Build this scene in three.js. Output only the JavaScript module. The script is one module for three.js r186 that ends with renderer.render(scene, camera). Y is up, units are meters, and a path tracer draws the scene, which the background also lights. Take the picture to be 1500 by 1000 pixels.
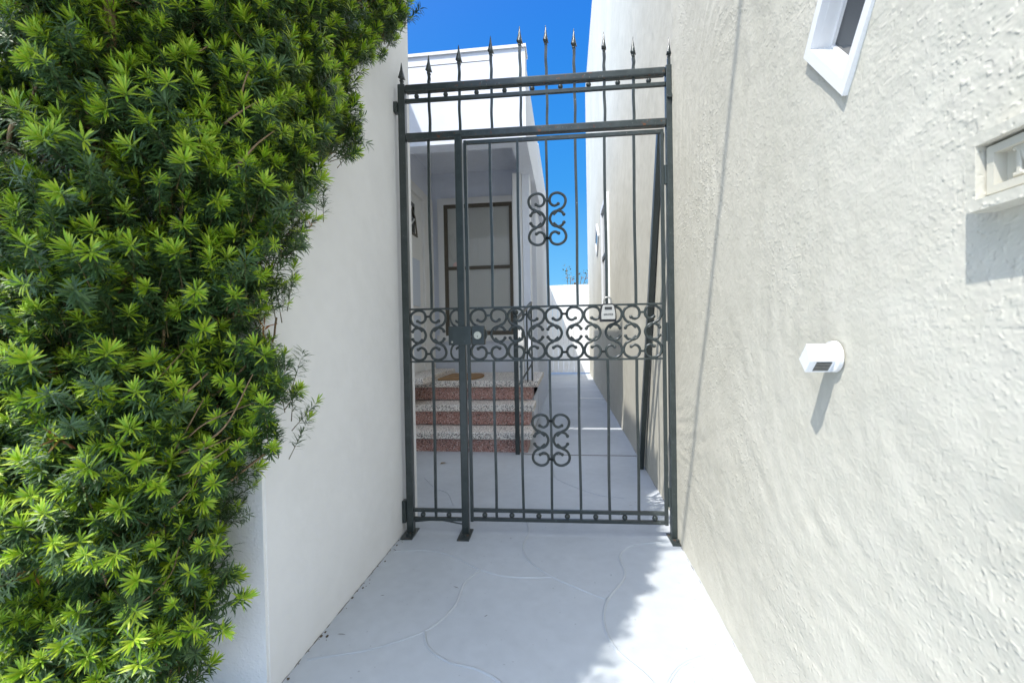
import * as THREE from 'three';
import { RoundedBoxGeometry } from 'three/addons/geometries/RoundedBoxGeometry.js';
import { mergeGeometries, mergeVertices } from 'three/addons/utils/BufferGeometryUtils.js';
import { FontLoader } from 'three/addons/loaders/FontLoader.js';
import { TextGeometry } from 'three/addons/geometries/TextGeometry.js';

// ---------------------------------------------------------------- camera, sky, sun, exposure
const V = (x, y, z) => new THREE.Vector3(x, y, z);
const scene = new THREE.Scene();
const camera = new THREE.PerspectiveCamera(2 * Math.atan(500 / 667) * 180 / Math.PI, 1.5, 0.05, 400);
const yaw = 6.84 * Math.PI / 180, pitch = -0.86 * Math.PI / 180, roll = 1.03 * Math.PI / 180;
const camF = V(-Math.sin(yaw) * Math.cos(pitch), Math.sin(pitch), -Math.cos(yaw) * Math.cos(pitch));
const r0 = V(0, 0, 0).crossVectors(camF, V(0, 1, 0)).normalize(), u0 = V(0, 0, 0).crossVectors(r0, camF);
const camR = r0.clone().multiplyScalar(Math.cos(roll)).addScaledVector(u0, -Math.sin(roll));
const camU = u0.clone().multiplyScalar(Math.cos(roll)).addScaledVector(r0, Math.sin(roll));
camera.position.set(0, 1, 0);
camera.quaternion.setFromRotationMatrix(new THREE.Matrix4().makeBasis(camR, camU, camF.clone().negate()));
camera.filmGauge = 36;
camera.focus = 2.2; camera.userData.fStop = 7.1;
scene.add(camera);

const sunDir = V(-0.39, 1, 0.50).normalize();          // towards the sun
const SUN = 4.5, SKYK = .88, EXPOSURE = 1.2;
{
  const W = 512, Hh = 256, d = new Float32Array(W * Hh * 4);
  const stops = [[-1, .34, .36, .38], [-.06, .34, .37, .40], [0, .34, .70, .97], [.12, .17, .54, .95], [.3, .05, .34, .86], [.6, .010, .20, .77], [1, .01, .14, .62]];
  for (let j = 0; j < Hh; j++) for (let i = 0; i < W; i++) {
    const th = ((i + .5) / W - .5) * 2 * Math.PI, ph = ((j + .5) / Hh - .5) * Math.PI;
    const dx = Math.cos(ph) * Math.cos(th), dy = Math.sin(ph), dz = Math.cos(ph) * Math.sin(th);
    let k = 0; while (k < stops.length - 2 && dy > stops[k + 1][0]) k++;
    const a = stops[k], b = stops[k + 1], t = Math.min(1, Math.max(0, (dy - a[0]) / (b[0] - a[0])));
    const ang = Math.acos(Math.min(1, Math.max(-1, dx * sunDir.x + dy * sunDir.y + dz * sunDir.z))) * 180 / Math.PI;
    const cg = (1 + Math.cos(ang * Math.PI / 180)) / 2, g = dy > -.05 ? 1.6 * Math.exp(-ang / 8) + 3.2 * Math.pow(cg, 9) : 0;   // the sky whitens and brightens towards the sun
    const o = (j * W + i) * 4;
    d[o] = SKYK * (a[1] + (b[1] - a[1]) * t + g * .90); d[o + 1] = SKYK * (a[2] + (b[2] - a[2]) * t + g * .97); d[o + 2] = SKYK * (a[3] + (b[3] - a[3]) * t + g * 1.05); d[o + 3] = 1;
  }
  const sky = new THREE.DataTexture(d, W, Hh, THREE.RGBAFormat, THREE.FloatType);
  sky.mapping = THREE.EquirectangularReflectionMapping; sky.magFilter = THREE.LinearFilter; sky.minFilter = THREE.LinearFilter; sky.needsUpdate = true;
  scene.background = sky; scene.environment = sky;
}
const sun = new THREE.DirectionalLight(new THREE.Color(1, .965, .9), SUN);
sun.position.copy(sunDir).multiplyScalar(30).add(V(0, 1, -3)); sun.target.position.set(0, 1, -3);
sun.castShadow = true; sun.shadow.mapSize.set(4096, 4096); sun.shadow.radius = 1;
Object.assign(sun.shadow.camera, { left: -12, right: 12, top: 12, bottom: -12, near: 1, far: 80 });
scene.add(sun, sun.target);
const renderer = new THREE.WebGLRenderer({ antialias: true });
renderer.toneMapping = THREE.LinearToneMapping; renderer.toneMappingExposure = EXPOSURE;
renderer.shadowMap.enabled = true;

// ---------------------------------------------------------------- helpers
let seed = 7;
const rnd = () => { seed = (seed * 1664525 + 1013904223) >>> 0; return seed / 4294967296; };
const rr = (a, b) => a + (b - a) * rnd();
const hash = (x, y, z) => { let h = (x * 374761393 + y * 668265263 + z * 2147483647) | 0; h = Math.imul(h ^ (h >>> 13), 1274126177); return ((h ^ (h >>> 16)) >>> 0) / 4294967296; };
function vnoise(x, y, z = 0, px = 0, py = 0) {          // value noise, -1..1; px, py: period in lattice cells
  const xi = Math.floor(x), yi = Math.floor(y), zi = Math.floor(z), xf = x - xi, yf = y - yi, zf = z - zi;
  const u = xf * xf * (3 - 2 * xf), v = yf * yf * (3 - 2 * yf), w = zf * zf * (3 - 2 * zf);
  const m = (a, p) => p ? ((a % p) + p) % p : a;
  const x0 = m(xi, px), x1 = m(xi + 1, px), y0 = m(yi, py), y1 = m(yi + 1, py);
  const L = (a, b, t) => a + (b - a) * t;
  const pl = zz => L(L(hash(x0, y0, zz), hash(x1, y0, zz), u), L(hash(x0, y1, zz), hash(x1, y1, zz), u), v);
  return 2 * (w ? L(pl(zi), pl(zi + 1), w) : pl(zi)) - 1;
}
const ray = (px, py) => camF.clone().addScaledVector(camR, (px - 750) / 667).addScaledVector(camU, -(py - 500) / 667);
const onX = (px, py, x) => { const d = ray(px, py); return V(0, 1, 0).addScaledVector(d, x / d.x); };
const onY = (px, py, y) => { const d = ray(px, py); return V(0, 1, 0).addScaledVector(d, (y - 1) / d.y); };

const taken = {};
const numbered = n => { if (!(n in taken)) { taken[n] = 0; return n; } return n + '_' + String(++taken[n]).padStart(3, '0'); };
function mesh(name, geo, mat, parent) {
  const m = new THREE.Mesh(Array.isArray(geo) ? mergeGeometries(geo.map(g => { g = g.index ? g.toNonIndexed() : g; for (const k of Object.keys(g.attributes)) if (!['position', 'normal', 'uv'].includes(k)) g.deleteAttribute(k); return g; })) : geo, mat);
  m.name = parent ? name : numbered(name); m.castShadow = m.receiveShadow = true;
  (parent || scene).add(m); return m;
}
function thing(name, label, category, pos = [0, 0, 0], turn = 0, group) {
  const g = new THREE.Group(); g.name = numbered(name); g.position.set(...pos); g.rotation.y = turn;
  g.userData = { label, category }; if (group) g.userData.group = group; scene.add(g); return g;
}
const tag = (o, label, category, group) => { Object.assign(o.userData, { label, category }); if (group) o.userData.group = group; return o; };
const bx = (x0, x1, y0, y1, z0, z1, r = 0) => {
  const w = x1 - x0, h = y1 - y0, d = z1 - z0;
  const g = r ? new RoundedBoxGeometry(w, h, d, 2, r) : new THREE.BoxGeometry(w, h, d);
  g.translate((x0 + x1) / 2, (y0 + y1) / 2, (z0 + z1) / 2); return metric(g);
};
function metric(g) {                                     // uv in metres by the dominant normal
  const p = g.attributes.position, n = g.attributes.normal, uv = new Float32Array(p.count * 2);
  for (let i = 0; i < p.count; i++) {
    const ax = Math.abs(n.getX(i)), ay = Math.abs(n.getY(i)), az = Math.abs(n.getZ(i));
    const x = p.getX(i), y = p.getY(i), z = p.getZ(i);
    if (ax >= ay && ax >= az) { uv[2 * i] = z; uv[2 * i + 1] = y; } else if (ay >= az) { uv[2 * i] = x; uv[2 * i + 1] = z; } else { uv[2 * i] = x; uv[2 * i + 1] = y; }
  }
  g.setAttribute('uv', new THREE.BufferAttribute(uv, 2)); return g;
}
const tube = (pts, r, seg = 24, rad = 6, closed = false) => new THREE.TubeGeometry(new THREE.CatmullRomCurve3(pts, closed), seg, r, rad, closed);
function bar(a, b, w, d = w, r = 0.0015) {               // square bar between two points
  const L = a.distanceTo(b), g = new RoundedBoxGeometry(w, L, d, 1, r);
  g.applyQuaternion(new THREE.Quaternion().setFromUnitVectors(V(0, 1, 0), b.clone().sub(a).normalize()));
  g.translate((a.x + b.x) / 2, (a.y + b.y) / 2, (a.z + b.z) / 2); return g;
}
function dataTex(N, fn, srgb, size) {                    // fn(u, v) in 0..1 -> [r, g, b] 0..1
  const d = new Uint8Array(N * N * 4);
  for (let j = 0; j < N; j++) for (let i = 0; i < N; i++) { const c = fn(i / N, j / N, i, j), o = (j * N + i) * 4; for (let k = 0; k < 3; k++) d[o + k] = Math.max(0, Math.min(255, Math.round(c[k] * 255))); d[o + 3] = 255; }
  const t = new THREE.DataTexture(d, N, N); t.wrapS = t.wrapT = THREE.RepeatWrapping; t.magFilter = THREE.LinearFilter; t.minFilter = THREE.LinearMipmapLinearFilter; t.generateMipmaps = true;
  if (srgb) t.colorSpace = THREE.SRGBColorSpace;
  t.repeat.set(1 / size, 1 / size); t.needsUpdate = true; return t;
}
const std = (r, g, b, rough = .8, extra = {}) => new THREE.MeshStandardMaterial({ color: new THREE.Color().setRGB(r, g, b), roughness: rough, ...extra });

// ---------------------------------------------------------------- materials
const fbmT = (u, v, n, oct, z = 0) => { let s = 0, a = .5, f = n; for (let o = 0; o < oct; o++) { s += a * vnoise(u * f, v * f, z + o * 7, f, f); a *= .5; f *= 2; } return s; };
// stucco: trowelled cement with grit, small lumps and pits (height only)
const SN = 2048, stuccoH = new Float32Array(SN * SN);
for (let j = 0; j < SN; j++) for (let i = 0; i < SN; i++) {
  const u = i / SN, v = j / SN;
  const wu = u + .002 * vnoise(u * 24, v * 24, 3, 24, 24), wv = v + .002 * vnoise(u * 24, v * 24, 4, 24, 24);
  const dens = .5 + .5 * vnoise(u * 9, v * 9, 11, 9, 9), n1 = vnoise(wu * 300, wv * 350, 2, 300, 350), n2 = vnoise(wu * 610, wv * 680, 5, 610, 680), n3 = vnoise(wu * 340, wv * 360, 8, 340, 360);
  const ss = (a, b, x) => { x = Math.min(1, Math.max(0, (x - a) / (b - a))); return x * x * (3 - 2 * x); };
  stuccoH[j * SN + i] = .45 + .10 * vnoise(wu * 44, wv * 58, 1, 44, 58) + .045 * n1 + .05 * n2 + dens * dens * .34 * ss(.35, .85, n1 * .8 + n2 * .35) - dens * .26 * ss(.55, .85, n3 * .9 + n2 * .2);   // grit standing proud, small pits
}
const stuccoBump = dataTex(SN, (u, v, i, j) => { const h = stuccoH[j * SN + i]; return [h, h, h]; }, false, 2.6);
const wallTint = dataTex(512, (u, v) => { const n = fbmT(u, v, 5, 4, 2) * .05 + fbmT(u, v, 60, 2, 9) * .03; return [.925 + n, .915 + n, .885 + n * 1.1]; }, true, 3.1);
const whiteTint = dataTex(512, (u, v) => { const n = fbmT(u, v, 4, 4, 12) * .022 + fbmT(u, v, 50, 2, 19) * .012; return [.95 + n, .95 + n, .955 + n]; }, true, 2.3);
const smoothBump = dataTex(1024, (u, v) => { const h = .5 + .5 * fbmT(u, v, 14, 6, 31); return [h, h, h]; }, false, 1.7);
const M = {};
M.stucco = new THREE.MeshStandardMaterial({ map: wallTint, color: new THREE.Color().setRGB(.70, .685, .622), roughness: .9, bumpMap: stuccoBump, bumpScale: .0039 });
M.stuccoFar = new THREE.MeshStandardMaterial({ map: wallTint, color: new THREE.Color().setRGB(.70, .685, .622), roughness: .9, bumpMap: smoothBump, bumpScale: .006 });
M.white = new THREE.MeshStandardMaterial({ map: whiteTint, color: new THREE.Color().setRGB(.97, .97, .96), roughness: .75, bumpMap: smoothBump, bumpScale: .005 });
M.whiteRough = new THREE.MeshStandardMaterial({ map: whiteTint, color: new THREE.Color().setRGB(.97, .97, .96), roughness: .85, bumpMap: stuccoBump, bumpScale: .005 });
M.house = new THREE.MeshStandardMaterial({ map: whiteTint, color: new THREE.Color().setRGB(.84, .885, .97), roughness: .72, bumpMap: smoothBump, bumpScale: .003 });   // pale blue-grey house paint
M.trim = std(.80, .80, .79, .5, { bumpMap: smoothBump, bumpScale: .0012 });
const floorTint = dataTex(1024, (u, v) => {
  const n = fbmT(u, v, 5, 5, 41) * .045 + fbmT(u, v, 90, 2, 45) * .02, s = fbmT(u, v, 210, 2, 51) > .63 ? -.12 : 0;
  return [.715 + n + s, .735 + n + s, .755 + n + s];
}, true, 2.9);
const floorRough = dataTex(512, (u, v) => { const r = .55 + .25 * fbmT(u, v, 8, 4, 61); return [r, r, r]; }, false, 2.1);
M.floor = new THREE.MeshStandardMaterial({ map: floorTint, roughnessMap: floorRough, roughness: 1, bumpMap: smoothBump, bumpScale: .0035 });
const ironTint = dataTex(512, (u, v) => {
  const n = fbmT(u, v, 16, 4, 71) * .05, rust = fbmT(u, v, 30, 4, 77) > .47 ? 1 : 0, chip = fbmT(u, v, 80, 2, 79) > .50 ? 1 : 0;
  return rust ? [.40 + n, .25 + n, .17] : chip ? [.42, .42, .40] : [.225 + n, .252 + n, .25 + n];
}, true, .5);
const ironClean = dataTex(512, (u, v) => { const n = fbmT(u, v, 16, 4, 81) * .045, c = fbmT(u, v, 90, 2, 83) > .56 ? .2 : 0; return [.215 + n + c, .243 + n + c, .24 + n + c]; }, true, .5);
M.iron = new THREE.MeshStandardMaterial({ map: ironClean, roughness: .3, metalness: 0 });
M.ironRust = new THREE.MeshStandardMaterial({ map: ironTint, roughness: .3 });
function terrazzo(base, chips, n, sd) {
  const N = 512, c = new Float32Array(N * N * 3); seed = sd;
  for (let i = 0; i < N * N; i++) { const g = rr(-.03, .03); c[3 * i] = base[0] + g; c[3 * i + 1] = base[1] + g; c[3 * i + 2] = base[2] + g; }
  for (let k = 0; k < n; k++) {
    const col = chips[Math.floor(rnd() * chips.length)], x0 = rnd() * N, y0 = rnd() * N, r = rr(1.2, 3.6), e = rr(.5, 1), a = rr(0, 3.1), cs = Math.cos(a), sn = Math.sin(a);
    for (let y = -5; y <= 5; y++) for (let x = -5; x <= 5; x++) {
      const p = (x * cs + y * sn) / r, q = (-x * sn + y * cs) / (r * e); if (Math.abs(p) + Math.abs(q) > 1.2 || p * p + q * q > 1) continue;
      const o = (((Math.round(y0) + y + N) % N) * N + (Math.round(x0) + x + N) % N) * 3; c[o] = col[0]; c[o + 1] = col[1]; c[o + 2] = col[2];
    }
  }
  return dataTex(N, (u, v, i, j) => { const o = (j * N + i) * 3; return [c[o], c[o + 1], c[o + 2]]; }, true, .75);
}
M.tread = new THREE.MeshStandardMaterial({ map: terrazzo([.93, .91, .88], [[.22, .2, .2], [.34, .3, .29], [.95, .93, .9], [.66, .58, .55], [.2, .19, .19], [.82, .72, .68]], 8200, 5), roughness: .5 });
M.riser = new THREE.MeshStandardMaterial({ map: terrazzo([.72, .55, .51], [[.24, .19, .18], [.90, .84, .81], [.60, .39, .33], [.82, .70, .66], [.38, .28, .26]], 9500, 6), roughness: .55 });
M.glassDark = new THREE.MeshPhysicalMaterial({ color: new THREE.Color().setRGB(.02, .025, .03), roughness: .03, ior: 1.9 });
M.pane = new THREE.MeshPhysicalMaterial({ color: 0xffffff, roughness: .02, transmission: 1, thickness: 0, ior: 1.5 });
M.sash = std(.10, .085, .06, .45);
M.blind = std(.56, .57, .54, .8);
M.metalGrey = std(.42, .41, .38, .35, { metalness: .7 });
M.nickel = std(.55, .52, .42, .38, { metalness: .8 });
M.blackPl = std(.03, .03, .032, .45);
M.bark = new THREE.MeshStandardMaterial({ map: dataTex(256, (u, v) => { const n = fbmT(u, v, 12, 4, 91); return [.52 + n * .3, .43 + n * .28, .32 + n * .25]; }, true, .12), roughness: .9 });
M.barkDark = std(.10, .075, .05, .95);
M.mat = std(.33, .20, .10, 1, { bumpMap: smoothBump, bumpScale: .01 });

// ---------------------------------------------------------------- ground
const ground = mesh('path', metric(new THREE.PlaneGeometry(80, 80).rotateX(-Math.PI / 2)), M.floor);
ground.userData.kind = 'structure';
const px2 = a => a.map(([x, y]) => { const p = onY(x, y, 0); p.y = -.0012; return p; });
for (const s of [
  [[769.7, 757], [774.6, 779], [766, 798.7], [772, 818], [808, 844], [846, 861], [888, 877.6]],
  [[577, 807.5], [626.6, 806], [661, 813.5], [703, 834], [735, 843], [772, 846], [808, 845]],
  [[703, 834], [681, 853], [666, 887], [641.5, 912], [621.7, 924.5], [597, 934], [538, 951.6], [449, 966]],
  [[621.7, 924.5], [626.6, 946.6], [656, 968.8], [700.6, 981], [732.7, 1000], [760, 1040]],
  [[979, 793.7], [927.5, 798.7], [907.8, 813.5], [915, 843], [888, 882.5], [885.6, 917], [903, 951.6], [954.7, 998], [985, 1050]],
  [[1088, 959], [1036, 961.5], [1001.6, 973.8], [980, 1000], [970, 1060]],
  [[812, 689], [814.5, 700], [844, 714], [879, 725.6], [915, 730]],
  [[622, 700], [640, 716], [655, 722], [664, 740]]]) mesh('seam', tube(px2(s), .0055, 60, 6), M.floor, ground);
mesh('seam', bx(-.38, .56, -.002, .0022, -3.768, -3.758), M.barkDark, ground);
mesh('seam', bx(-.375, -.368, -.002, .003, -8.2, -3.85), M.barkDark, ground);
for (const [x, z0, z1, sd, r] of [[-.8385, -.9, -2.2, 3, .0042], [.5135, .3, -2.24, 8, .003], [.5585, -2.3, -11, 12, .004]]) {
  const pts = [], n = 70; for (let k = 0; k <= n; k++) pts.push(V(x + r * .5 * vnoise(k * .9, sd, 1), -.0012 + .0012 * vnoise(k * 1.3, sd, 5), z0 + (z1 - z0) * k / n));
  const g = [tube(pts, r * .42, 280, 5)];
  if (sd === 3) for (let k = 0; k < 34; k++) { const w = .0015 + .004 * hash(k, 1, 2) ** 2; g.push(new THREE.DodecahedronGeometry(w, 0).scale(1, .5, 1.6).translate(x + .004 + .03 * hash(k, 2, 2) ** 3, w * .3, z0 + (z1 - z0) * hash(k, 3, 2))); }
  mesh('base_crack', g, M.barkDark, ground);
}
mesh('painted_sun_line', bx(.19, .555, -.01, .012, -7.05, -7.0), M.trim, ground);  // white strip drawn in place of a sunlit line across the path

// ---------------------------------------------------------------- right-hand building
const XW = .515;
const nb = thing('neighbour_building', 'tall cream rough stucco building with a diamond window', 'building', [0, 0, 0]);
const dia = { L: [-1.039, 1.573], B: [-.905, 1.425], R: [-.785, 1.588], T: [-.908, 1.757] };   // (z, y) of the outer trim
const diaPts = [dia.L, dia.B, dia.R, dia.T], dc = [-.909, 1.586];
const inset = k => diaPts.map(([z, y]) => { const dz = z - dc[0], dy = y - dc[1]; return [dc[0] + dz * k, dc[1] + dy * k]; });
const inside = (z, y, q) => { let c = true; for (let i = 0; i < 4; i++) { const a = q[i], b = q[(i + 1) % 4]; if ((b[0] - a[0]) * (y - a[1]) - (b[1] - a[1]) * (z - a[0]) < 0) c = false; } return c; };
{
  const z0 = 1.2, z1 = -2.25, y1 = 3.2, nz = 430, ny = 400, pos = [], uv = [], idx = [], hole = inset(.87);
  for (let j = 0; j <= ny; j++) for (let i = 0; i <= nz; i++) {
    const z = z0 + (z1 - z0) * i / nz, y = y1 * j / ny;
    // trowel strokes turn from near-vertical by the gate to sweeping arcs nearer the street
    const a = .5 + .9 * vnoise(z * 1.3 + 9, y * 1.1, 5), c = Math.cos(a), s = Math.sin(a), p = z * c + y * s, q = -z * s + y * c;
    let h = .004 * vnoise(z * 2.6, y * 2.4, 1) + .0013 * vnoise(p * 7, q * 11, 2) + .0005 * vnoise(p * 22, q * 40, 3) + .0006 * vnoise(z * 61, y * 66, 4);
    const sweep = Math.max(0, 1 - Math.hypot((z + .62) / .35, (y - 1.02) / .09)); if (sweep > 0) h += .0016 * sweep * Math.sin((y + .03 * Math.cos((z + .55) * 5)) * 420);
    h *= Math.min(1, (z - z1) / .06 + .15);
    pos.push(XW - h, y, z); uv.push(z, y);
  }
  for (let j = 0; j < ny; j++) for (let i = 0; i < nz; i++) {
    const z = z0 + (z1 - z0) * (i + .5) / nz, y = y1 * (j + .5) / ny; if (inside(z, y, hole)) continue;
    const a = j * (nz + 1) + i, b = a + 1, c = a + nz + 1, d = c + 1; idx.push(a, c, b, b, c, d);
  }
  const g = new THREE.BufferGeometry(); g.setAttribute('position', new THREE.Float32BufferAttribute(pos, 3)); g.setAttribute('uv', new THREE.Float32BufferAttribute(uv, 2)); g.setIndex(idx); g.computeVertexNormals();
  mesh('street_wall', g, M.stucco, nb);
  mesh('upper_wall', bx(XW, 6, 3.2, 7.1, -2.25, 1.2), M.stucco, nb);
  mesh('wall_core', [bx(XW + .14, 6, 0, 3.2, -2.25, 1.19), bx(XW + .004, XW + .14, 0, 3.2, -2.25, -1.15), bx(XW + .004, XW + .14, 0, 3.2, -.66, 1.19), bx(XW + .02, XW + .14, 0, 1.3, -1.15, -.66), bx(XW + .02, XW + .14, 1.85, 3.2, -1.15, -.66)], M.stucco, nb);
  mesh('rear_wall', bx(.56, 6, 0, 7.05, -11.6, -2.251), M.stuccoFar, nb);
}
const quadRing = (outer, inner, x0, x1) => {             // a picture-frame prism between two (z, y) outlines
  const sh = new THREE.Shape(outer.map(p => new THREE.Vector2(p[0], p[1]))); sh.holes.push(new THREE.Path(inner.map(p => new THREE.Vector2(p[0], p[1]))));
  const g = new THREE.ExtrudeGeometry(sh, { depth: x1 - x0, bevelEnabled: false });
  g.applyMatrix4(new THREE.Matrix4().makeBasis(V(0, 0, 1), V(0, 1, 0), V(-1, 0, 0))); g.translate(x1, 0, 0); g.computeVertexNormals(); return metric(g);
};
{
  const w = mesh('diamond_window', quadRing(inset(1), inset(.80), XW - .008, XW + .006), M.trim, nb);
  mesh('reveal', quadRing(inset(.87), inset(.795), XW + .006, XW + .06), M.trim, w);
  mesh('sash', quadRing(inset(.795), inset(.74), XW + .030, XW + .05), M.trim, w);
  mesh('pane', quadRing(inset(.76), inset(.001), XW + .036, XW + .039), M.glassDark, w);
}
{ // rear openings of the same building
  const fw = mesh('rear_window', [bx(.52, .565, 1.36, 1.42, -6.8, -5.9), bx(.52, .565, 2.72, 2.79, -6.8, -5.9), bx(.52, .565, 1.42, 2.72, -6.8, -6.73), bx(.52, .565, 1.42, 2.72, -5.97, -5.9)], M.trim, nb);
  mesh('pane', bx(.545, .557, 1.42, 2.72, -6.73, -5.97), M.glassDark, fw);
  mesh('meeting_rail', bx(.53, .546, 2.04, 2.09, -6.73, -5.97), M.sash, fw);
  const dq = [[-8.36, 2.6], [-8.0, 2.32], [-7.62, 2.6], [-8.0, 2.88]], sc = k => dq.map(([z, y]) => [-8 + (z + 8) * k, 2.6 + (y - 2.6) * k]);
  const d2 = mesh('diamond_window', quadRing(sc(1), sc(.8), .535, .562), M.trim, nb); mesh('pane', quadRing(sc(.8), sc(.001), .545, .558), M.glassDark, d2);
}

// ---------------------------------------------------------------- left wing wall
const lw = thing('stucco_wall', 'smooth white painted wall beside the gate behind the hedge', 'wall');
mesh('wall_face', bx(-4.2, -.84, 0, 3.8, -2.44, -1.17), M.white, lw);
mesh('added_shade_block', bx(-4.2, -1.32, 3.8, 5.1, -2.24, -1.17), M.white, lw);  // unseen block added above the wall to keep sun off the path behind the gate
mesh('end_skin', bx(-4.2, -.8415, 0, 3.79, -1.17, -1.158), M.whiteRough, lw);

// ---------------------------------------------------------------- house with porch
const hs = thing('porch_house', 'white house with flat parapet canopy over a blue shaded porch', 'house');
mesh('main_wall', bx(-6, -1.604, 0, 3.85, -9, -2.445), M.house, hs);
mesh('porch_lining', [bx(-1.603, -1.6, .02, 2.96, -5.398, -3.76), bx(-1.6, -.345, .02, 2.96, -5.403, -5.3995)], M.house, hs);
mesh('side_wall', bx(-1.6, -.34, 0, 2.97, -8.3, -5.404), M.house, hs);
mesh('added_rear_block', bx(-1.6, -.56, 0, 2.6, -11.33, -8.302), M.house, hs);  // hidden block added behind the house, its height set to shade the fence
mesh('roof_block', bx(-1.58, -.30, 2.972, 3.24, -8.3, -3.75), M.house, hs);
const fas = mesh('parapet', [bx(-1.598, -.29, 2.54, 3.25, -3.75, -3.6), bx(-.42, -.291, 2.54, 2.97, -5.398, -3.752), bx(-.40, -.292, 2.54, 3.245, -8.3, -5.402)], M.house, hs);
mesh('coping', [bx(-1.598, -.28, 3.252, 3.275, -3.76, -3.585)], M.trim, fas);
mesh('joint', bx(-1.5, -.55, 3.175, 3.179, -3.6022, -3.598), M.sash, fas);
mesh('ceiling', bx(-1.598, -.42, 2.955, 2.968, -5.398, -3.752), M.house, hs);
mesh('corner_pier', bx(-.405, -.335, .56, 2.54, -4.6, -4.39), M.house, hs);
mesh('corner_post', bx(-.49, -.408, .56, 2.54, -4.44, -4.34), M.trim, hs);
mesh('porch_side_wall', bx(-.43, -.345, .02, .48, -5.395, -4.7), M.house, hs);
{ // sash window on the porch's back wall
  const zb = -5.4, w = mesh('sash_window', [bx(-1.525, -1.45, .98, 2.65, zb, zb + .03), bx(-.617, -.555, .98, 2.65, zb, zb + .03), bx(-1.45, -.617, 2.575, 2.65, zb, zb + .03)], M.trim, hs);
  mesh('sill', bx(-1.55, -.54, .93, 1.0, zb, zb + .06), M.trim, w);
  mesh('sash', [bx(-1.45, -1.405, 1.0, 2.575, zb + .004, zb + .02), bx(-.655, -.617, 1.0, 2.575, zb + .004, zb + .02), bx(-1.405, -.655, 2.53, 2.575, zb + .004, zb + .02), bx(-1.405, -.655, 1.0, 1.05, zb + .004, zb + .02)], M.sash, w);
  mesh('meeting_rail', bx(-1.405, -.655, 1.79, 1.83, zb + .005, zb + .024), M.sash, w);
  mesh('pane', bx(-1.405, -.655, 1.83, 2.53, zb + .010, zb + .013), M.pane, w);
  mesh('pane', bx(-1.405, -.655, 1.05, 1.79, zb + .010, zb + .013), M.pane, w);
  { const g = new THREE.SphereGeometry(.055, 14, 10), p = g.attributes.position; for (let i = 0; i < p.count; i++) { const k = 1 + .16 * Math.sin(9 * Math.atan2(p.getX(i), p.getZ(i))) ; p.setXYZ(i, p.getX(i) * k, Math.max(p.getY(i), -.02) * .75, p.getZ(i) * .22 * k); } g.computeVertexNormals(); tag(mesh('sea_shell', g.translate(-1.29, 1.846, zb + .018), std(.75, .55, .5, .6)), 'small pink sea shell on the porch window meeting rail', 'shell'); }
  mesh('blind', bx(-1.404, -.656, 1.051, 2.529, zb + .001, zb + .004), M.blind, w);
}
{ // panelled front door on the porch's left wall, with a fan light
  const x = -1.6, d = mesh('front_door', bx(x, x + .02, .62, 2.5, -4.93, -4.02), M.trim, hs);
  mesh('casing', [bx(x, x + .05, .56, 2.6, -5.27, -4.93, .008), bx(x, x + .05, 2.502, 2.6, -4.929, -3.99)], M.trim, d);
  for (const [a, b] of [[.72, 1.22], [1.32, 1.82]]) for (const z of [-4.80, -4.40]) mesh('panel', bx(x + .02, x + .032, a, b, z, z + .34, .005), std(.62, .68, .78, .6), d);
  const fan = mesh('fan_light', quadRing([[-4.76, 2.06], [-4.12, 2.06], [-4.18, 2.26], [-4.44, 2.46], [-4.70, 2.26]], [[-4.73, 2.085], [-4.15, 2.085], [-4.2, 2.25], [-4.44, 2.43], [-4.68, 2.25]], x + .02, x + .03), M.sash, d);
  mesh('pane', bx(x + .019, x + .022, 2.08, 2.40, -4.69, -4.2), M.glassDark, fan);
  for (let k = 1; k < 6; k++) { const a = k / 6 * Math.PI; mesh('ray', bar(V(x + .026, 2.08, -4.44), V(x + .026, 2.08 + .31 * Math.sin(a), -4.44 - .26 * Math.cos(a)), .014), M.trim, fan); }
}

// ---------------------------------------------------------------- terrazzo steps, mat, handrail
const st = thing('entry_steps', 'three speckled terrazzo steps with reddish risers below the porch', 'steps');
[[.175, -3.80, -4.10], [.365, -4.08, -4.38], [.555, -4.36, -5.398]].forEach(([t, zf, zb], k) => {
  mesh('riser', bx(-1.578, -.342, k ? .19 * k - .01 : 0, t - .065, zf - .30, zf - .03), M.riser, st);
  mesh('tread', bx(-1.579, k === 2 ? -.275 : -.30, t - .065, t, k === 2 ? zb : zf - .31, zf, .012), M.tread, st);
});
mesh('riser', bx(-1.577, -.345, .36, .49, -5.3, -4.68), M.riser, st);
mesh('door_step', bx(-1.579, -1.30, .556, .62, -5.2, -4.0, .01), M.tread, st);
{
  const s = new THREE.Shape(); s.moveTo(-1.28, 4.42); s.lineTo(-1.0, 4.44); s.absellipse(-1.0, 4.72, .12, .28, -Math.PI / 2, Math.PI / 2); s.lineTo(-1.28, 5.0); s.closePath();
  const g = new THREE.ExtrudeGeometry(s, { depth: .014, bevelEnabled: true, bevelSize: .004, bevelThickness: .003, bevelSegments: 1 }); g.rotateX(-Math.PI / 2); g.translate(0, .559, 0);
  tag(mesh('doormat', metric(g), M.mat), 'brown coir doormat with rounded end on the porch landing', 'doormat');
}
const hr = thing('handrail', 'black iron handrail post at the corner of the terrazzo steps', 'handrail', [-.42, 0, -3.77]);
mesh('newel_post', bx(-.018, .018, 0, 1.16, -.018, .018, .003), M.iron, hr);
mesh('cap', new THREE.SphereGeometry(.026, 12, 8).translate(0, 1.185, 0), M.iron, hr);
mesh('top_rail', bar(V(0, 1.12, -.01), V(.09, 1.30, -.56), .022), M.iron, hr);
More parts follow.
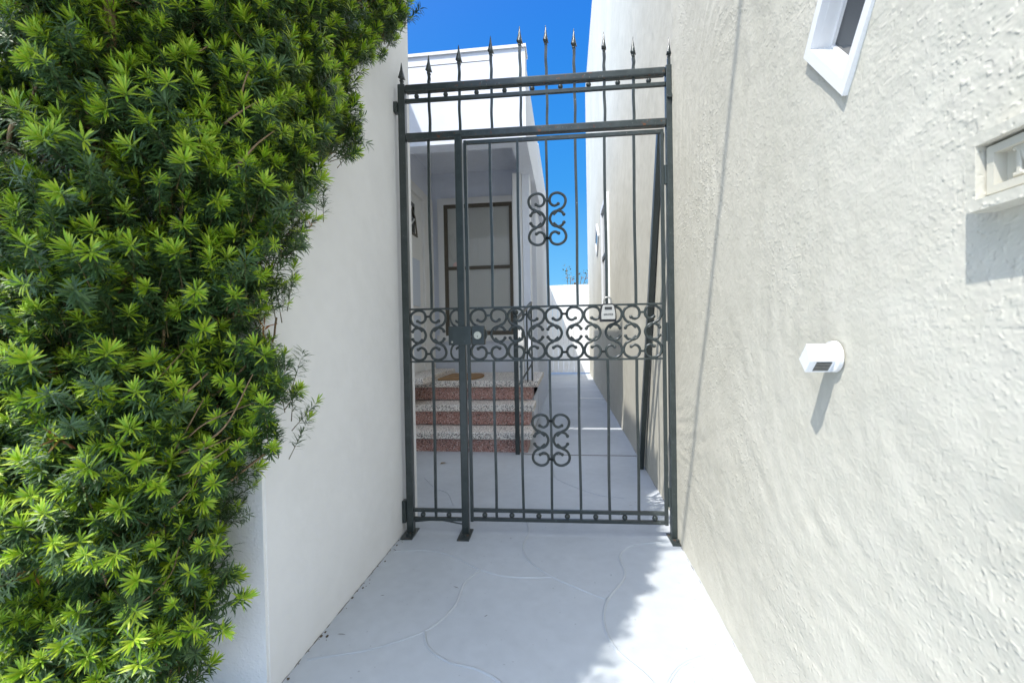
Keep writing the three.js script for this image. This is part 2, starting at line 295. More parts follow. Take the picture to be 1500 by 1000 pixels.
mesh('lower_rail', bar(V(0, .55, -.01), V(.09, .72, -.56), .014), M.iron, hr);
mesh('baluster', bar(V(.06, .56, -.40), V(.06, 1.26, -.40), .013), M.iron, hr);
mesh('baluster', bar(V(.09, .555, -.56), V(.09, 1.30, -.56), .016), M.iron, hr);
mesh('scroll', tube([V(.02, .72, -.12), V(.05, .85, -.3), V(.045, .98, -.36), V(.03, 1.02, -.24), V(.035, .95, -.2)], .007, 24, 6), M.iron, hr);

// ---------------------------------------------------------------- fence at the end of the passage
const fe = thing('plank_fence', 'white vertical plank fence closing the end of the passage', 'fence', [0, 0, -11.4]);
for (let k = 0; k < 8; k++) mesh('plank', bx(-.46 + k * .128, -.46 + k * .128 + .123, .03, 2.2 + .012 * hash(k, 3, 1), -.011, .011, .002), M.white, fe);
mesh('rail', bx(-.46, .56, .35, .44, -.05, -.012), M.white, fe); mesh('rail', bx(-.46, .56, 1.75, 1.84, -.05, -.012), M.white, fe);
mesh('post', bx(-.56, -.465, 0, 2.24, -.05, .045), M.white, fe);

// ---------------------------------------------------------------- iron gate: fixed frame and swinging leaf
const GT = .027, GX = -.803, GZ = -2.23, sR = 1.015;    // the gate is turned a little: its right end stands further off
const fr = thing('iron_gateway', 'fixed dark iron gateway with spear-topped pickets and scroll side panel', 'gateway', [GX, 0, GZ], GT);
const lf = thing('gate_leaf', 'swinging dark iron gate leaf with scroll band and pickets', 'gate', [GX, 0, GZ], GT);
const gx = x => (x - GX) * (1 + .015 * (x - GX) / 1.28);
const P1 = 0, P2 = gx(-.52), P3 = gx(.486);
for (const [x, top] of [[P1, 2.262], [P2, 2.0], [P3, 2.265]]) {
  const p = mesh('post', bx(x - .018, x + .018, .006, top, -.018, .018, .004), M.iron, fr);
  mesh('base_plate', bx(x - .03, x + .03, 0, .006, -.045, .085), M.ironRust, p);
  mesh('bolt', new THREE.CylinderGeometry(.009, .009, .012, 6).translate(x, .012, .052), M.ironRust, p);
}
mesh('top_rail', bx(P1 + .0185, P3 - .0185, 2.220, 2.258, -.019, .019, .009), M.ironRust, fr);
mesh('under_rail', bx(P1 + .0185, P3 - .0185, 2.172, 2.190, -.009, .009, .002), M.iron, fr);
mesh('middle_rail', bx(P1 + .0185, P3 - .0185, 1.981, 2.017, -.018, .018, .006), M.ironRust, fr);
for (const [x0, x1, y, h] of [[P1 + .0185, P2 - .0185, 1.136, .009], [P1 + .0185, P2 - .0185, .872, .009], [P1 + .0185, P2 - .0185, .117, .017], [P1 + .0185, P2 - .0185, .073, .017]]) mesh('panel_rail', bx(x0, x1, y - h / 2, y + h / 2, -.008, .008, .0015), M.iron, fr);
mesh('kick_strap', tube([V(P1 + .02, .058, 0), V((P1 + P2) / 2, .067, 0), V(P2 - .02, .05, 0)], .004, 16, 5), M.iron, fr);
const prof = [[0, 0], [.0075, 0], [.0075, .004], [.0095, .006], [.0095, .011], [.0065, .014], [.0065, .019], [.0155, .021], [.0125, .032], [.006, .062], [.0012, .1], [0, .101]].map(a => new THREE.Vector2(...a));
const spearG = new THREE.LatheGeometry(prof, 4); spearG.scale(1.35, 1, .85);
function picket(x, y0, y1, w, parent, sd) {
  const g = new THREE.BoxGeometry(w, y1 - y0, w, 1, 14, 1), p = g.attributes.position;
  for (let i = 0; i < p.count; i++) { const t = (p.getY(i) / (y1 - y0) + .5); p.setX(i, p.getX(i) + .0022 * Math.sin(t * 5 + sd) * Math.sin(Math.PI * t)); p.setZ(i, p.getZ(i) + .0018 * Math.sin(t * 7 + sd * 2) * Math.sin(Math.PI * t)); }
  g.translate(x, (y0 + y1) / 2, 0); g.computeVertexNormals(); return mesh('picket', metric(g), M.iron, parent);
}
const spears = [[-.813, 2.376], [-.663, 2.404], [-.51, 2.443], [-.351, 2.475], [-.209, 2.511], [-.083, 2.506], [.05, 2.478], [.19, 2.452], [.325, 2.418], [.486, 2.402]];
spears.forEach(([x, tip], k) => {
  const u = k === 0 ? P1 : k === 9 ? P3 : gx(x), y0 = tip - .101;
  if (k === 0 || k === 9) mesh('picket', bx(u - .007, u + .007, 2.262, y0 + .001, -.007, .007), M.iron, fr);
  else { picket(u, 2.019, 2.219, .0125, fr, k); picket(u, 2.259, y0 + .001, .0135, fr, k + 3); }
  const s = mesh('spear_head', spearG, M.iron, fr); s.position.set(u, y0, 0); s.rotation.y = Math.PI / 4 + .1 * Math.sin(k * 3);
});
for (const x of [-.728, -.58, -.425, -.287, -.152, -.017, .116, .252, .394]) mesh('knob', new THREE.SphereGeometry(.0125, 12, 8).scale(1, .9, 1).translate(gx(x), 2.203, 0), M.iron, fr);
for (const x of [-.739, -.605]) mesh('knob', new THREE.SphereGeometry(.0135, 12, 8).translate(gx(x), .095, .002), M.iron, fr);
picket(gx(-.672), 1.14, 1.979, .0125, fr, 2); picket(gx(-.672), .064, .868, .0125, fr, 5);
mesh('wall_bracket', bx(-.036, -.018, .06, .17, -.006, .03), M.iron, fr);
mesh('wall_bracket', bx(-.036, -.018, 2.12, 2.17, -.006, .03), M.iron, fr);
mesh('bolt', new THREE.CylinderGeometry(.012, .012, .012, 8).rotateX(Math.PI / 2).translate(P3 - .004, 2.115, .026), M.iron, fr);
// scroll ornament: two mirrored halves, each two curled loops and a C between them
const loopPts = [[-.030, .020], [-.052, .040], [-.078, .0553], [-.0905, .0844], [-.0844, .1075], [-.065, .122], [-.0437, .1255], [-.0223, .1164], [-.0126, .094], [-.0185, .0727], [-.0369, .063], [-.0545, .0715]];
const cPts = [[-.081, .0195], [-.0708, .0325], [-.0485, .0382], [-.0262, .029], [-.0128, 0], [-.0262, -.029], [-.0485, -.0382], [-.0708, -.0325], [-.081, -.0195]];
function scrollGeo() {
  const parts = [];
  for (const s of [1, -1]) {
    for (const t of [1, -1]) { parts.push(tube(loopPts.map(([a, b]) => V(s * a, t * b, 0)), .0067, 40, 7)); parts.push(new THREE.SphereGeometry(.0086, 8, 6).translate(s * -.0545, t * .0715, 0)); parts.push(new THREE.SphereGeometry(.0086, 8, 6).translate(s * -.081, t * .0195, 0)); parts.push(bx(-.0135, .0135, t * .094 - .005, t * .094 + .005, -.0055, .0055)); }
    parts.push(tube(cPts.map(([a, b]) => V(s * a, b, 0)), .0067, 40, 7));
  }
  return mergeGeometries(parts.map(g => { g = g.index ? g.toNonIndexed() : g; return g; }));
}
const scrollG = scrollGeo();
const scrollAt = (x, y, parent) => { const m = mesh('scroll', scrollG, M.iron, parent); m.position.set(x, y, 0); return m; };
scrollAt(gx(-.693), 1.004, fr);
{ // half ornament cut off by the lock post
  const parts = []; for (const t of [1, -1]) parts.push(tube(loopPts.map(([a, b]) => V(a, t * b, 0)), .0067, 40, 7)); parts.push(tube(cPts.map(([a, b]) => V(a, b, 0)), .0067, 40, 7));
  const m = mesh('scroll', mergeGeometries(parts), M.iron, fr); m.position.set(P2 + .006, 1.004, 0); m.scale.x = .72;
}
// the leaf
const L0 = P2 + .0245, L1 = P3 - .0295;
for (const [x, w] of [[L0 + .008, .016], [L1 - .008, .016]]) mesh('stile', bx(x - w / 2, x + w / 2, .064, 1.968, -.009, .009, .002), M.iron, lf);
for (const [y, h] of [[1.958, .018], [1.136, .009], [.872, .009], [.121, .017], [.076, .017]]) mesh('rail', bx(L0 + .016, L1 - .016, y - h / 2, y + h / 2, -.008, .008, .0015), y > 1.9 ? M.ironRust : M.iron, lf);
const pk = [-.364, -.229, -.09, .049, .186, .322];
pk.forEach((x, k) => { picket(gx(x), 1.14, 1.95, .0125, lf, k * 1.7); picket(gx(x), .068, .868, .0125, lf, k * 2.3 + 1); });
for (const x of [-.423, -.288, -.155, -.017, .119, .256, .396]) mesh('knob', new THREE.SphereGeometry(.0135, 12, 8).translate(gx(x), .098, .002), M.iron, lf);
const bw = (L1 - L0 - .032) / 5;
for (let k = 0; k < 5; k++) scrollAt(L0 + .016 + bw * (k + .5), 1.004, lf);
for (const y of [1.563, .477]) { const o = mesh('ornament', scrollG, M.iron, lf); o.position.set(gx(-.09), y, .006); o.userData.label = y > 1 ? 'scroll ornament on the picket above the band' : 'scroll ornament on the picket below the band'; }
for (const y of [.2, 1.0, 1.75]) mesh('hinge', new THREE.CylinderGeometry(.009, .009, .09, 10).translate(L1 + .008, y, .004), M.iron, lf);
const lk = mesh('lock_box', bx(P2 + .05, P2 + .118, .952, 1.047, -.02, .026, .006), M.iron, lf);
{ const c = mesh('lock_cylinder', new THREE.CylinderGeometry(.0185, .0195, .012, 24).rotateX(Math.PI / 2).translate(P2 + .083, 1.0, .031), M.nickel, lk); mesh('keyhole', bx(P2 + .081, P2 + .084, .99, .999, .0365, .0378), M.blackPl, c); }
mesh('strike_plate', bx(P2 - .064, P2 + .0495, .953, 1.046, .0215, .027, .002), M.iron, fr);
mesh('rivet', new THREE.SphereGeometry(.0055, 8, 6).scale(1, 1, .5).translate(P2 - .047, .968, .0275), M.metalGrey, fr);

// key-safe padlock hung over the scroll band
{
  const k = thing('key_lockbox', 'grey key lockbox padlock hanging on the gate scroll band', 'padlock', [GX, 0, GZ], GT), x = gx(.188);
  const sh = new THREE.Shape(); sh.moveTo(-.036, 0); sh.lineTo(.036, 0); sh.quadraticCurveTo(.041, .03, .03, .075); sh.quadraticCurveTo(.028, .083, .02, .083); sh.lineTo(-.02, .083); sh.quadraticCurveTo(-.028, .083, -.03, .075); sh.quadraticCurveTo(-.041, .03, -.036, 0);
  const ex = (d, b) => new THREE.ExtrudeGeometry(sh, { depth: d, bevelEnabled: true, bevelSize: b, bevelThickness: b, bevelSegments: 2, curveSegments: 8 });
  mesh('body', ex(.026, .002).translate(x, 1.056, .008), M.blackPl, k);
  mesh('front_cover', ex(.006, .001).scale(.86, .80, 1).translate(x, 1.066, .037), std(.50, .49, .46, .4, { metalness: .4 }), k);
  mesh('dial_window', bx(x - .017, x + .017, 1.112, 1.124, .0445, .0465, .0008), M.blackPl, k);
  mesh('shackle', tube([V(x - .016, 1.13, .02), V(x - .017, 1.155, .02), V(x - .009, 1.17, .02), V(x + .009, 1.17, .02), V(x + .017, 1.155, .02), V(x + .016, 1.13, .02)], .0042, 24, 8), M.metalGrey, k);
  const font = await new FontLoader().loadAsync('fonts/droid/droid_sans_bold.typeface.json');
  const t = new TextGeometry('MASTER', { font, size: .0085, depth: .0008, curveSegments: 3 }); t.computeBoundingBox(); t.translate(x - t.boundingBox.max.x / 2, 1.084, .0442);
  mesh('lettering', t, M.blackPl, k);
}

// ---------------------------------------------------------------- things on the right wall
{
  const v = thing('vent_hood', 'small white vent hood with round flange on the stucco wall', 'vent', [XW, .943, -.945]); v.scale.setScalar(.9);
  mesh('flange', new THREE.CylinderGeometry(.033, .034, .008, 28).rotateZ(Math.PI / 2).translate(-.006, .004, .0), M.trim, v);
  const T = [-.0, .03], Rr = [.017, -.004], B = [-.006, -.028], L = [-.03, -.002];   // (z, y) section of the hood
  const sh = new THREE.Shape([T, Rr, B, L].map(a => new THREE.Vector2(...a)));
  const g = new THREE.ExtrudeGeometry(sh, { depth: .050, bevelEnabled: true, bevelSize: .0012, bevelThickness: .0012, bevelSegments: 1 });
  g.applyMatrix4(new THREE.Matrix4().makeBasis(V(0, 0, 1), V(0, 1, 0), V(-1, 0, 0)));
  mesh('hood', g.translate(-.008, 0, 0), std(.82, .83, .84, .5), v);
  const a = V(-.012, Rr[1], Rr[0]), b = V(-.049, Rr[1], Rr[0]), n = V(0, -.42, .9).normalize(), dn = V(0, B[1] - Rr[1], B[0] - Rr[0]);
  const q = [a, b, b.clone().add(dn), a.clone().add(dn)].map(p => p.addScaledVector(dn, .0)), c = q.reduce((s, p) => s.add(p.clone().multiplyScalar(.25)), V(0, 0, 0));
  const gr = new THREE.BufferGeometry().setFromPoints(q.map(p => p.sub(c).multiplyScalar(.84).add(c).addScaledVector(n, .0016))); gr.setIndex([0, 1, 2, 0, 2, 3]); gr.computeVertexNormals(); gr.setAttribute('uv', new THREE.Float32BufferAttribute([0, 0, 1, 0, 1, 1, 0, 1], 2));
  const gl = mesh('grille', gr, std(.06, .065, .07, .7), v);
  for (let k = 1; k < 6; k++) { const t0 = q[0].clone().lerp(q[3], k / 6).addScaledVector(n, .001), t1 = q[1].clone().lerp(q[2], k / 6).addScaledVector(n, .001); mesh('grille_bar', bar(t0, t1, .0012, .0012, .0002), M.metalGrey, gl); }
}
{
  const p = thing('mail_plaque', 'painted cast plaque with a raised letter in a moulded frame', 'plaque', [XW, 1.181, -.479]);
  const z0 = -.138, z1 = .13, h = .0445, F = (a, b, d) => [[z0 + a, -h + a], [z1 - a, -h + a], [z1 - a, h - a], [z0 + a, h - a]];
  mesh('backing', bx(-.008, .004, -h + .002, h - .002, z0 + .002, z1 - .002), M.stucco, p);
  mesh('outer_frame', quadRing(F(0), F(.013), -.031, 0), M.stucco, p);
  mesh('inner_frame', quadRing(F(.017), F(.026), -.022, -.006), M.stuccoFar, p);
  const font = await new FontLoader().loadAsync('fonts/droid/droid_serif_bold.typeface.json');
  const t = new TextGeometry('MAIL', { font, size: .032, depth: .007, curveSegments: 4, bevelEnabled: true, bevelSize: .0012, bevelThickness: .0015, bevelSegments: 1 });
  t.rotateY(-Math.PI / 2); t.translate(-.008, -.014, z0 + .041);
  mesh('lettering', t, M.stuccoFar, p);
}
{ // dark bar leaning on the wall behind the gate
  const g = bar(V(.528, .004, -3.42), V(.541, 2.12, -2.66), .034, .052, .003);
  tag(mesh('leaning_bar', g, M.iron), 'long dark metal bar leaning on the wall behind the gate', 'metal bar');
}
// service cable crossing overhead to the right-hand building (its soft shadow falls on the wall) and its pole
{
  const D = V(-.39, 1, .50), P0 = onX(1085, 0, .515).addScaledVector(D, 3.6), P1c = onX(1008, 715, .515).addScaledVector(D, 4.6), dir = P1c.clone().sub(P0);
  const A = P0.clone().addScaledVector(dir, (.515 - P0.x) / dir.x), E2 = P0.clone().addScaledVector(dir, 9);
  const pts = [A, P0.clone().lerp(A, .5), P0, ...[.33, .66].map(t => P0.clone().addScaledVector(dir, t).add(V(0, -.03, 0))), P1c, ...[2, 4, 6.5].map(t => P0.clone().addScaledVector(dir, t)), E2];
  tag(mesh('service_cable', tube(pts, .015, 160, 6), M.blackPl), 'black overhead cable running to the stucco building', 'cable');
  const pole = new THREE.LatheGeometry([[0, 0], [.15, 0], [.11, Math.max(3, E2.y + .5)], [0, Math.max(3, E2.y + .5)]].map(a => new THREE.Vector2(...a)), 12).translate(E2.x, 0, E2.z);
  tag(mesh('utility_pole', pole, M.barkDark), 'brown wooden utility pole carrying the overhead cable', 'pole');
}

// ---------------------------------------------------------------- foliage
const leafMat = new THREE.MeshPhysicalMaterial({ vertexColors: true, roughness: .45, transmission: .36, thickness: 0, side: THREE.DoubleSide, ior: 1.4 });
function leafInto(pos, col, o, dir, up, len, wid, droop, c0, c1) {       // narrow blade of four triangles
  const side = V(0, 0, 0).crossVectors(dir, up).normalize(), P = (t, s) => o.clone().addScaledVector(dir, len * t).addScaledVector(up, -droop * len * t * t).addScaledVector(side, s * wid).addScaledVector(up, Math.abs(s) * wid * .35);
  const b = P(0, 0), l1 = P(.35, .5), q1 = P(.35, -.5), l2 = P(.75, .42), q2 = P(.75, -.42), e = P(1, 0);
  const put = (p, t) => { pos.push(p.x, p.y, p.z); for (let k = 0; k < 3; k++) col.push(c0[k] + (c1[k] - c0[k]) * t); };
  for (const [a, ta, m, tm, n, tn] of [[b, 0, q1, .35, l1, .35], [l1, .35, q1, .35, l2, .75], [q1, .35, q2, .75, l2, .75], [l2, .75, q2, .75, e, 1]]) { put(a, ta); put(m, tm); put(n, tn); }
}
const DARK = [[.058, .118, .036], [.078, .145, .044], [.046, .10, .038], [.10, .17, .048]];
const LIME = [[.42, .60, .035], [.54, .68, .05], [.33, .56, .03]], DRY = [[.34, .13, .04], [.26, .12, .05], [.40, .22, .06]];
function shootGeo(sd, nDark, nTip, stem, tones = DARK) {               // a twig along +y, old dark needles below, fresh rosette on top
  seed = sd; const pos = [], col = [], Y = V(0, 1, 0);
  const add = (y, el, len, wid, droop, c0, c1) => { const a = rr(0, 6.283), out = V(Math.cos(a), 0, Math.sin(a)), d = out.clone().multiplyScalar(Math.cos(el)).addScaledVector(Y, Math.sin(el)), up = Y.clone().multiplyScalar(Math.cos(el)).addScaledVector(out, -Math.sin(el)); leafInto(pos, col, V(rr(-.001, .001), y, rr(-.001, .001)), d, up, len, wid, droop, c0, c1); };
  for (let k = 0; k < nDark; k++) { const c = tones[k % tones.length]; add(stem * (k / nDark) + rr(-.004, .004), rr(.15, .85), rr(.027, .038), rr(.0036, .0046), rr(.1, .35), c, c.map(v => v * 1.25)); }
  for (let k = 0; k < nTip; k++) { const c = LIME[k % 3], t = k / nTip; add(stem + .012 * t, .25 + 1.05 * t + rr(-.15, .15), rr(.026, .037), rr(.0036, .0046), rr(.05, .3), c.map(v => v * .8), c); }
  // stem
  const s = [], n = 4; for (let k = 0; k < n; k++) { const a = k / n * 6.283, b = (k + 1) / n * 6.283, r = .0016; s.push([r * Math.cos(a), -.03, r * Math.sin(a)], [r * Math.cos(b), -.03, r * Math.sin(b)], [0, stem, 0]); }
  for (const p of s) { pos.push(...p); col.push(.16, .12, .05); }
  const g = new THREE.BufferGeometry(); g.setAttribute('position', new THREE.Float32BufferAttribute(pos, 3)); g.setAttribute('color', new THREE.Float32BufferAttribute(col, 3)); g.computeVertexNormals(); return g;
}
const shoots = [shootGeo(11, 50, 28, .06), shootGeo(12, 58, 24, .075), shootGeo(13, 54, 0, .08), shootGeo(14, 62, 0, .09), shootGeo(15, 34, 34, .045), shootGeo(16, 54, 12, .07), shootGeo(17, 12, 0, .04, DRY)];
const lerpT = (T, v) => { if (v <= T[0][0]) return T[0][1]; for (let i = 1; i < T.length; i++) if (v <= T[i][0]) { const a = T[i - 1], b = T[i]; return a[1] + (b[1] - a[1]) * (v - a[0]) / (b[0] - a[0]); } return T[T.length - 1][1]; };
const zFar = y => lerpT([[.2, -.70], [.38, -.73], [.51, -.76], [.6, -.80], [.67, -.93], [.72, -.965], [.76, -1.05], [.81, -1.055], [.9, -1.0], [.96, -.98], [1.01, -1.03], [1.06, -1.1], [1.15, -1.13], [1.22, -1.15], [1.27, -1.18], [1.36, -1.32], [1.43, -1.36], [1.49, -1.28], [1.54, -1.34], [1.62, -1.42], [1.7, -1.58], [1.78, -1.62], [1.83, -1.48], [1.96, -1.57], [2.12, -1.73], [2.36, -2.04], [2.5, -2.12], [2.7, -2.1], [2.95, -1.9]], y);
const shadeTop = (x, z) => Math.min(2.95, 2.07 + 2.27 * (-.6 - x) + 1.35 * (-.65 - z));   // unseen hedge top, sloped so its shadow edge falls right on the floor
seed = 4242;
const bush = thing('yew_hedge', 'tall leafy green shrub with lime new tips against the white wall', 'shrub', [-1.1, 0, -.88]);
const off = V(1.1, 0, .88), loc = p => p.clone().add(off);
// main stems
const stems = [];
for (const [x0, z0, x1, y1, z1] of [[-1.12, -1.0, -.98, 2.2, -.8], [-1.25, -1.05, -.85, 2.3, -.75], [-1.16, -1.05, -.78, 2.7, -1.3], [-1.2, -1.06, -.78, 2.6, -1.8], [-1.4, -.98, -1.35, 2.0, -.95], [-1.22, -1.04, -.98, 1.6, -1.04]]) {
  const pts = []; for (let k = 0; k <= 8; k++) { const t = k / 8, e = Math.pow(t, 1.25); pts.push(V(x0 + (x1 - x0) * t + .03 * vnoise(k * .7, x0 * 40, z0 * 30), y1 * t, z0 + (z1 - z0) * e + .04 * vnoise(k * .6, z0 * 50, 9))); }
  stems.push(pts); const c = new THREE.CatmullRomCurve3(pts.map(loc)), g = new THREE.TubeGeometry(c, 40, 1, 8), p = g.attributes.position;
  for (let i = 0; i <= 40; i++) { const q = c.getPointAt(i / 40), r = .026 * (1 - .75 * i / 40); for (let k = 0; k <= 8; k++) { const a = i * 9 + k, v = V(p.getX(a), p.getY(a), p.getZ(a)).sub(q).normalize().multiplyScalar(r * (1 + .18 * vnoise(i * .5, k * .8, 2))).add(q); p.setXYZ(a, v.x, v.y, v.z); } }
  g.computeVertexNormals(); mesh('stem', g, M.bark, bush);
}
const place = [[], [], [], [], [], [], []], near = [], twigs = [], tmp = new THREE.Object3D();
function addShoot(p, dir, kind, scale) {
  tmp.position.copy(loc(p)); tmp.quaternion.setFromUnitVectors(V(0, 1, 0), dir.clone().normalize()); tmp.rotateY(rr(0, 6.28)); tmp.scale.setScalar(scale); tmp.updateMatrix();
  const v = p.clone().sub(camera.position), d = v.dot(camF), sx = 750 + 667 * v.dot(camR) / d, sy = 500 - 667 * v.dot(camU) / d;
  const front = d > .1 && sx > -20 && sx < 640 && sy > -20 && sy < 1020 ? p.x / d : -9;      // nearest the open side of the hedge
  near.push({ kind, m: tmp.matrix.clone(), score: front > -9 ? (1 / d) * (1 + .8 * (p.x * .37 + p.z * .93 + 1.2)) : -1 });
}
function stemNear(p) { let best = null, bd = 1e9; for (const s of stems) for (const q of s) { const d = q.distanceTo(p) + Math.max(0, q.y - p.y + .08) * 3; if (d < bd) { bd = d; best = q; } } return best; }
// the clipped face of the hedge in plan: along the white wall, round its end, then out to the left in front of it
function face(y, t) {
  const zf = zFar(y), back = Math.max(0, y - 1.75) * .16, plan = [[-.72, -1.04], [-.86, -.92], [-1.02, -.85], [-1.3, -.77], [-1.75, -.69]].map(([a, b]) => [a, b - back]);
  const Q = [];
  if (zf < -1.06) { Q.push([-.735, zf + .05]); if (zf < -1.28) Q.push([-.70, -1.2]); Q.push(...plan); }
  else {                                                   // lower down the hedge stops short of the wall's corner
    const k = .70 / -zf; let i = 0; while (i < plan.length - 2 && plan[i + 1][0] / plan[i + 1][1] < k) i++;
    const [a, b] = plan[i], [c, d] = plan[i + 1], f = Math.min(1, Math.max(0, (k * b - a) / ((c - a) - k * (d - b)))); Q.push([a + (c - a) * f, b + (d - b) * f], ...plan.slice(i + 1));
  }
  let L = 0; const l = []; for (let i = 1; i < Q.length; i++) { const d = Math.hypot(Q[i][0] - Q[i - 1][0], Q[i][1] - Q[i - 1][1]); l.push(d); L += d; }
  let r = t * L, i = 0; while (i < l.length - 1 && r > l[i]) { r -= l[i]; i++; }
  const f = Math.min(1, r / l[i]), dx = Q[i + 1][0] - Q[i][0], dz = Q[i + 1][1] - Q[i][1];
  return { x: Q[i][0] + dx * f, z: Q[i][1] + dz * f, nx: dz / l[i], nz: -dx / l[i], L };
}
let made = 0, tries = 0;
const FRONT = 1600, DEEP = 320, CROWN = 1300;
while (made < FRONT + DEEP + CROWN && tries < 90000) {
  tries++;
  const crown = made >= FRONT + DEEP, deep = made >= FRONT;
  let x, y, z;
  if (crown) {  // out-of-view overhang added so the hedge shades the floor
    z = rr(-1.15, .14); x = rr(z > -.32 ? -1.42 : z > -.55 ? -1.26 : -1.04, -.60); y = rr(1.86, 3.0); if (y < 1.9 - z * .25 || y > shadeTop(x, z)) continue;
    if (z < -1.1 && x < -.8) continue;
  } else {
    y = rr(.15, 2.9); const f = face(y, rnd()); if (rnd() > f.L / 2) continue;
    if (y > 1.4 && y > shadeTop(f.x, f.z)) continue;
    const dn = vnoise(f.z * 6.5 + f.x * 5, y * 6.5, 55); if (!deep && dn < -.34) continue;
    if (f.x < -.84 && f.z < -1.1) continue;
    const dep = (deep ? .1 + .22 * rnd() : .02 + rnd() ** 2 * .13) - .075 * vnoise(f.x * 6, y * 5.5, f.z * 6) * (f.z < -1.1 ? .3 : 1);
    x = f.x - f.nx * dep; z = f.z - f.nz * dep;
    if (x < -.86 && z < -1.12) z = -1.12;
    else if (z < -1.08 && x < -.80) { if (deep) continue; x = -.80 + rr(0, .03); }
  }
  made++;
  const c = V(x, y, z), s = stemNear(c), out = V(.4, .35, .7).add(V(rr(-.5, .5), rr(-.2, .6), rr(-.6, .5))).normalize();
  const root = s.clone().lerp(c, .15), midp = s.clone().lerp(c, .6).add(V(rr(-.03, .03), -.04, rr(-.03, .03)));
  twigs.push(tube([loc(root), loc(midp), loc(c)], rr(.0022, .0042), 8, 5));
  const n = crown ? 6 : deep ? 7 : Math.floor(rr(7, 12));
  for (let k = 0; k < n; k++) {
    const o = V(rr(-1, 1), rr(-1, 1), rr(-1, 1)).multiplyScalar(.062); o.x *= .7;
    const p = c.clone().add(o); if (p.z < -1.1) { if (c.x < -.84) p.z = -1.1 - .02 * rnd(); else p.x = Math.max(p.x, -.81); }
    const dir = out.clone().multiplyScalar(.55).add(V(0, .55, 0)).addScaledVector(o, 9).add(V(rr(-.35, .35), rr(-.3, .3), rr(-.35, .35)));
    if (p.z < -1.0 && dir.x < 0) dir.x *= -.3;
    const u = rnd(), kind = deep ? (u < .6 ? 2 : u < .9 ? 3 : 5) : (u < .3 ? 0 : u < .5 ? 1 : u < .64 ? 4 : u < .76 ? 5 : u < .88 ? 2 : u < .975 ? 3 : 6);
    addShoot(p, dir, kind, rr(.62, 1.08));
  }
}
// bare twigs that show in the gaps (traced, set just inside the leaf surface)
const onFace = (a, b, k) => { const d = ray(a, b); return V(0, 1, 0).addScaledVector(d, k / (.37 * d.x + .93 * d.z)); }, K = .37 * -.86 + .93 * -.915;
const tw = (pts, r) => {
  const n = pts.length - 1, c = new THREE.CatmullRomCurve3(pts.map(([a, b], i) => loc(onFace(a, b, K - (i === 0 ? .07 : i === n ? .03 : 0) + .012 * Math.sin(i * 2.1))))), g = new THREE.TubeGeometry(c, 24, 1, 6), p = g.attributes.position;
  for (let i = 0; i <= 24; i++) { const q = c.getPointAt(i / 24), w = r * .95 * (1 - .7 * i / 24); for (let k = 0; k <= 6; k++) { const a = i * 7 + k, v = V(p.getX(a), p.getY(a), p.getZ(a)).sub(q).normalize().multiplyScalar(w * (1 + .2 * vnoise(i * .8, k, 3))).add(q); p.setXYZ(a, v.x, v.y, v.z); } }
  g.computeVertexNormals(); return mesh('twig', g, M.bark, bush);
};
tw([[120, 800], [150, 780], [190, 752], [250, 668], [298, 584]], .0042); tw([[190, 752], [250, 668], [282, 656], [326, 628], [370, 548]], .004);
tw([[225, 600], [266, 580], [294, 556], [305, 545]], .005); tw([[262, 664], [302, 656], [338, 640]], .003); 
tw([[320, 190], [340, 172], [366, 155], [386, 145]], .004); tw([[340, 250], [354, 236], [376, 211], [402, 191]], .0045); tw([[345, 175], [358, 120], [372, 85]], .003);
tw([[10, 220], [20, 178], [43, 148], [66, 99], [99, 73]], .005); tw([[43, 148], [62, 150]], .003); tw([[85, 560], [100, 500], [112, 450]], .004); tw([[95, 540], [120, 500], [142, 470]], .004);
tw([[60, 330], [75, 300], [95, 280]], .004); tw([[100, 330], [130, 300], [152, 276]], .005); tw([[150, 895], [210, 880], [250, 840], [262, 800]], .003); tw([[20, 990], [70, 950], [110, 900], [160, 870]], .003);
tw([[240, 700], [280, 690], [330, 660], [352, 640]], .0026); tw([[250, 668], [300, 620], [345, 600], [372, 590]], .0026); tw([[215, 760], [262, 735], [300, 690]], .0024); tw([[130, 830], [170, 800], [200, 790], [240, 775]], .0028);
tw([[205, 585], [240, 545], [272, 510]], .003); tw([[270, 90], [292, 75], [312, 62]], .003); tw([[225, 230], [232, 270], [248, 240]], .002);
const bm = mesh('branchlets', mergeGeometries(twigs), M.bark, bush); bm.userData.kind = 'stuff';
near.sort((a, b) => b.score - a.score);
near.forEach((s, i) => {
  if (i < 300) { const m = mesh('shoot', shoots[s.kind], leafMat, bush); m.applyMatrix4(s.m); } else place[s.kind].push(s.m);
});
place.forEach((l, k) => { if (!l.length) return; const im = new THREE.InstancedMesh(shoots[k], leafMat, l.length); l.forEach((m, i) => im.setMatrixAt(i, m)); im.name = 'foliage'; im.castShadow = im.receiveShadow = true; im.userData.kind = 'stuff'; bush.add(im); });

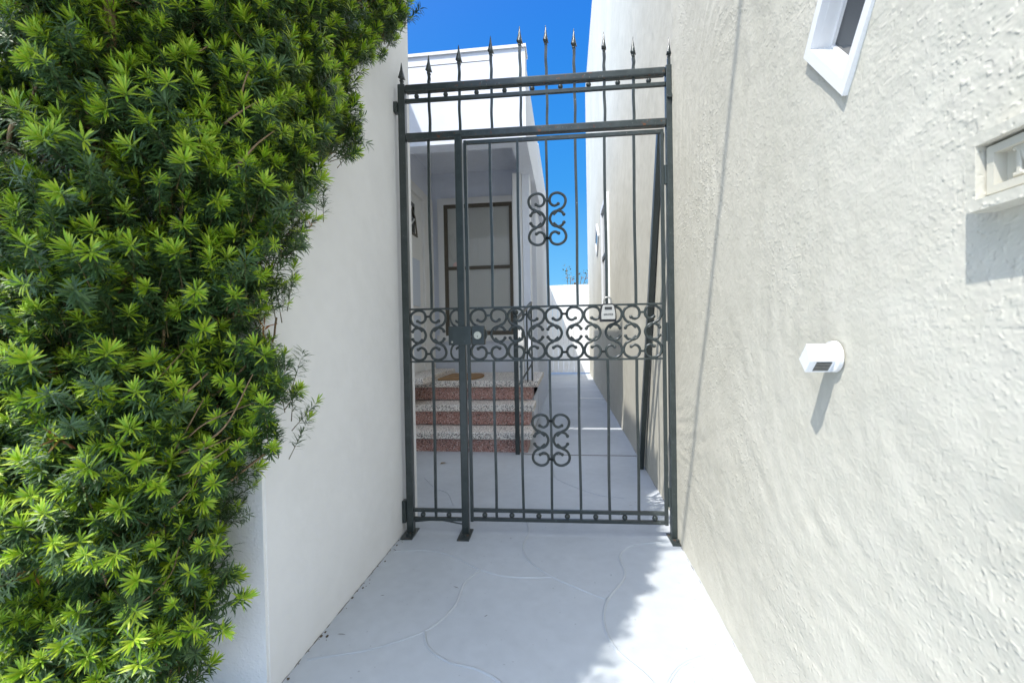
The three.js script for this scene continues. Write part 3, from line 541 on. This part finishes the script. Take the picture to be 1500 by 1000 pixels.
// young tree behind the fence, sprigs above it
{
  const t = thing('small_tree', 'small tree with sparse sprigs rising above the plank fence', 'tree', [.15, 0, -12.3]);
  mesh('trunk', tube([V(0, 0, 0), V(.03, 1, 0), V(0, 1.9, .05), V(.1, 2.35, .05)], .03, 12, 6), M.bark, t);
  const leaves = [], col = [];
  for (const [x, y] of [[-.12, 2.75], [-.02, 2.5], [.28, 2.5], [.42, 2.6], [.52, 2.45]]) {
    mesh('branch', tube([V(.03, 1.6, 0), V(x * .6, 2.1, .02), V(x, y, .04)], .008, 10, 5), M.bark, t);
    for (let k = 0; k < 26; k++) { const a = rr(0, 6.28), e = rr(-.4, 1.2), d = V(Math.cos(a) * Math.cos(e), Math.sin(e), Math.sin(a) * Math.cos(e)), c = rnd() < .3 ? [.28, .12, .10] : rnd() < .2 ? [.4, .26, .03] : [.05, .09, .03]; leafInto(leaves, col, V(x + rr(-.1, .1), y - rr(-.08, .34), rr(-.08, .12)), d, V(0, 1, .01).cross(d).cross(d).normalize().negate(), rr(.05, .09), .035, .2, c, c); }
  }
  const g = new THREE.BufferGeometry(); g.setAttribute('position', new THREE.Float32BufferAttribute(leaves, 3)); g.setAttribute('color', new THREE.Float32BufferAttribute(col, 3)); g.computeVertexNormals();
  mesh('crown', g, leafMat, t);
}
// litter on the paving
const litter = [[649, 679, .5, [.30, .17, .03]], [545, 840, 1, [.05, .04, .03]], [668, 861, 2, [.06, .05, .03]], [712, 903, 3, [.06, .05, .03]], [590, 792, .7, [.07, .06, .03]], [578, 806, 1.9, [.06, .05, .03]], [967, 715, .9, [.05, .05, .02]], [963, 712, 2.2, [.05, .05, .02]], [872, 566, .2, [.06, .05, .03]], [880, 563, 1.1, [.06, .06, .03]], [866, 562, 2.6, [.05, .05, .03]], [500, 930, 2.4, [.08, .06, .03]], [560, 873, .3, [.06, .05, .03]], [924, 741, .1, [.05, .04, .03]]];
litter.forEach(([a, b, r, c], i) => {
  const pos = [], col = [], big = i === 0 ? .055 : .016 + .008 * (i % 3); leafInto(pos, col, V(-big / 2, .003, 0), V(1, .12, 0).normalize(), V(0, 1, 0), big, i === 0 ? .026 : .003, .15, c, c);
  const g = new THREE.BufferGeometry(); g.setAttribute('position', new THREE.Float32BufferAttribute(pos, 3)); g.setAttribute('color', new THREE.Float32BufferAttribute(col, 3)); g.computeVertexNormals();
  const p = onY(a, b, 0), m = mesh('fallen_leaf', g, leafMat); m.position.set(p.x, 0, p.z); m.rotation.y = r * 1.3;
  if (i === 0) tag(m, 'curled yellow fallen leaf on the path below the terrazzo steps', 'leaf'); else tag(m, 'tiny dark dry needle lying on the painted path', 'leaf', 'needles littering the path');
});
renderer.render(scene, camera);
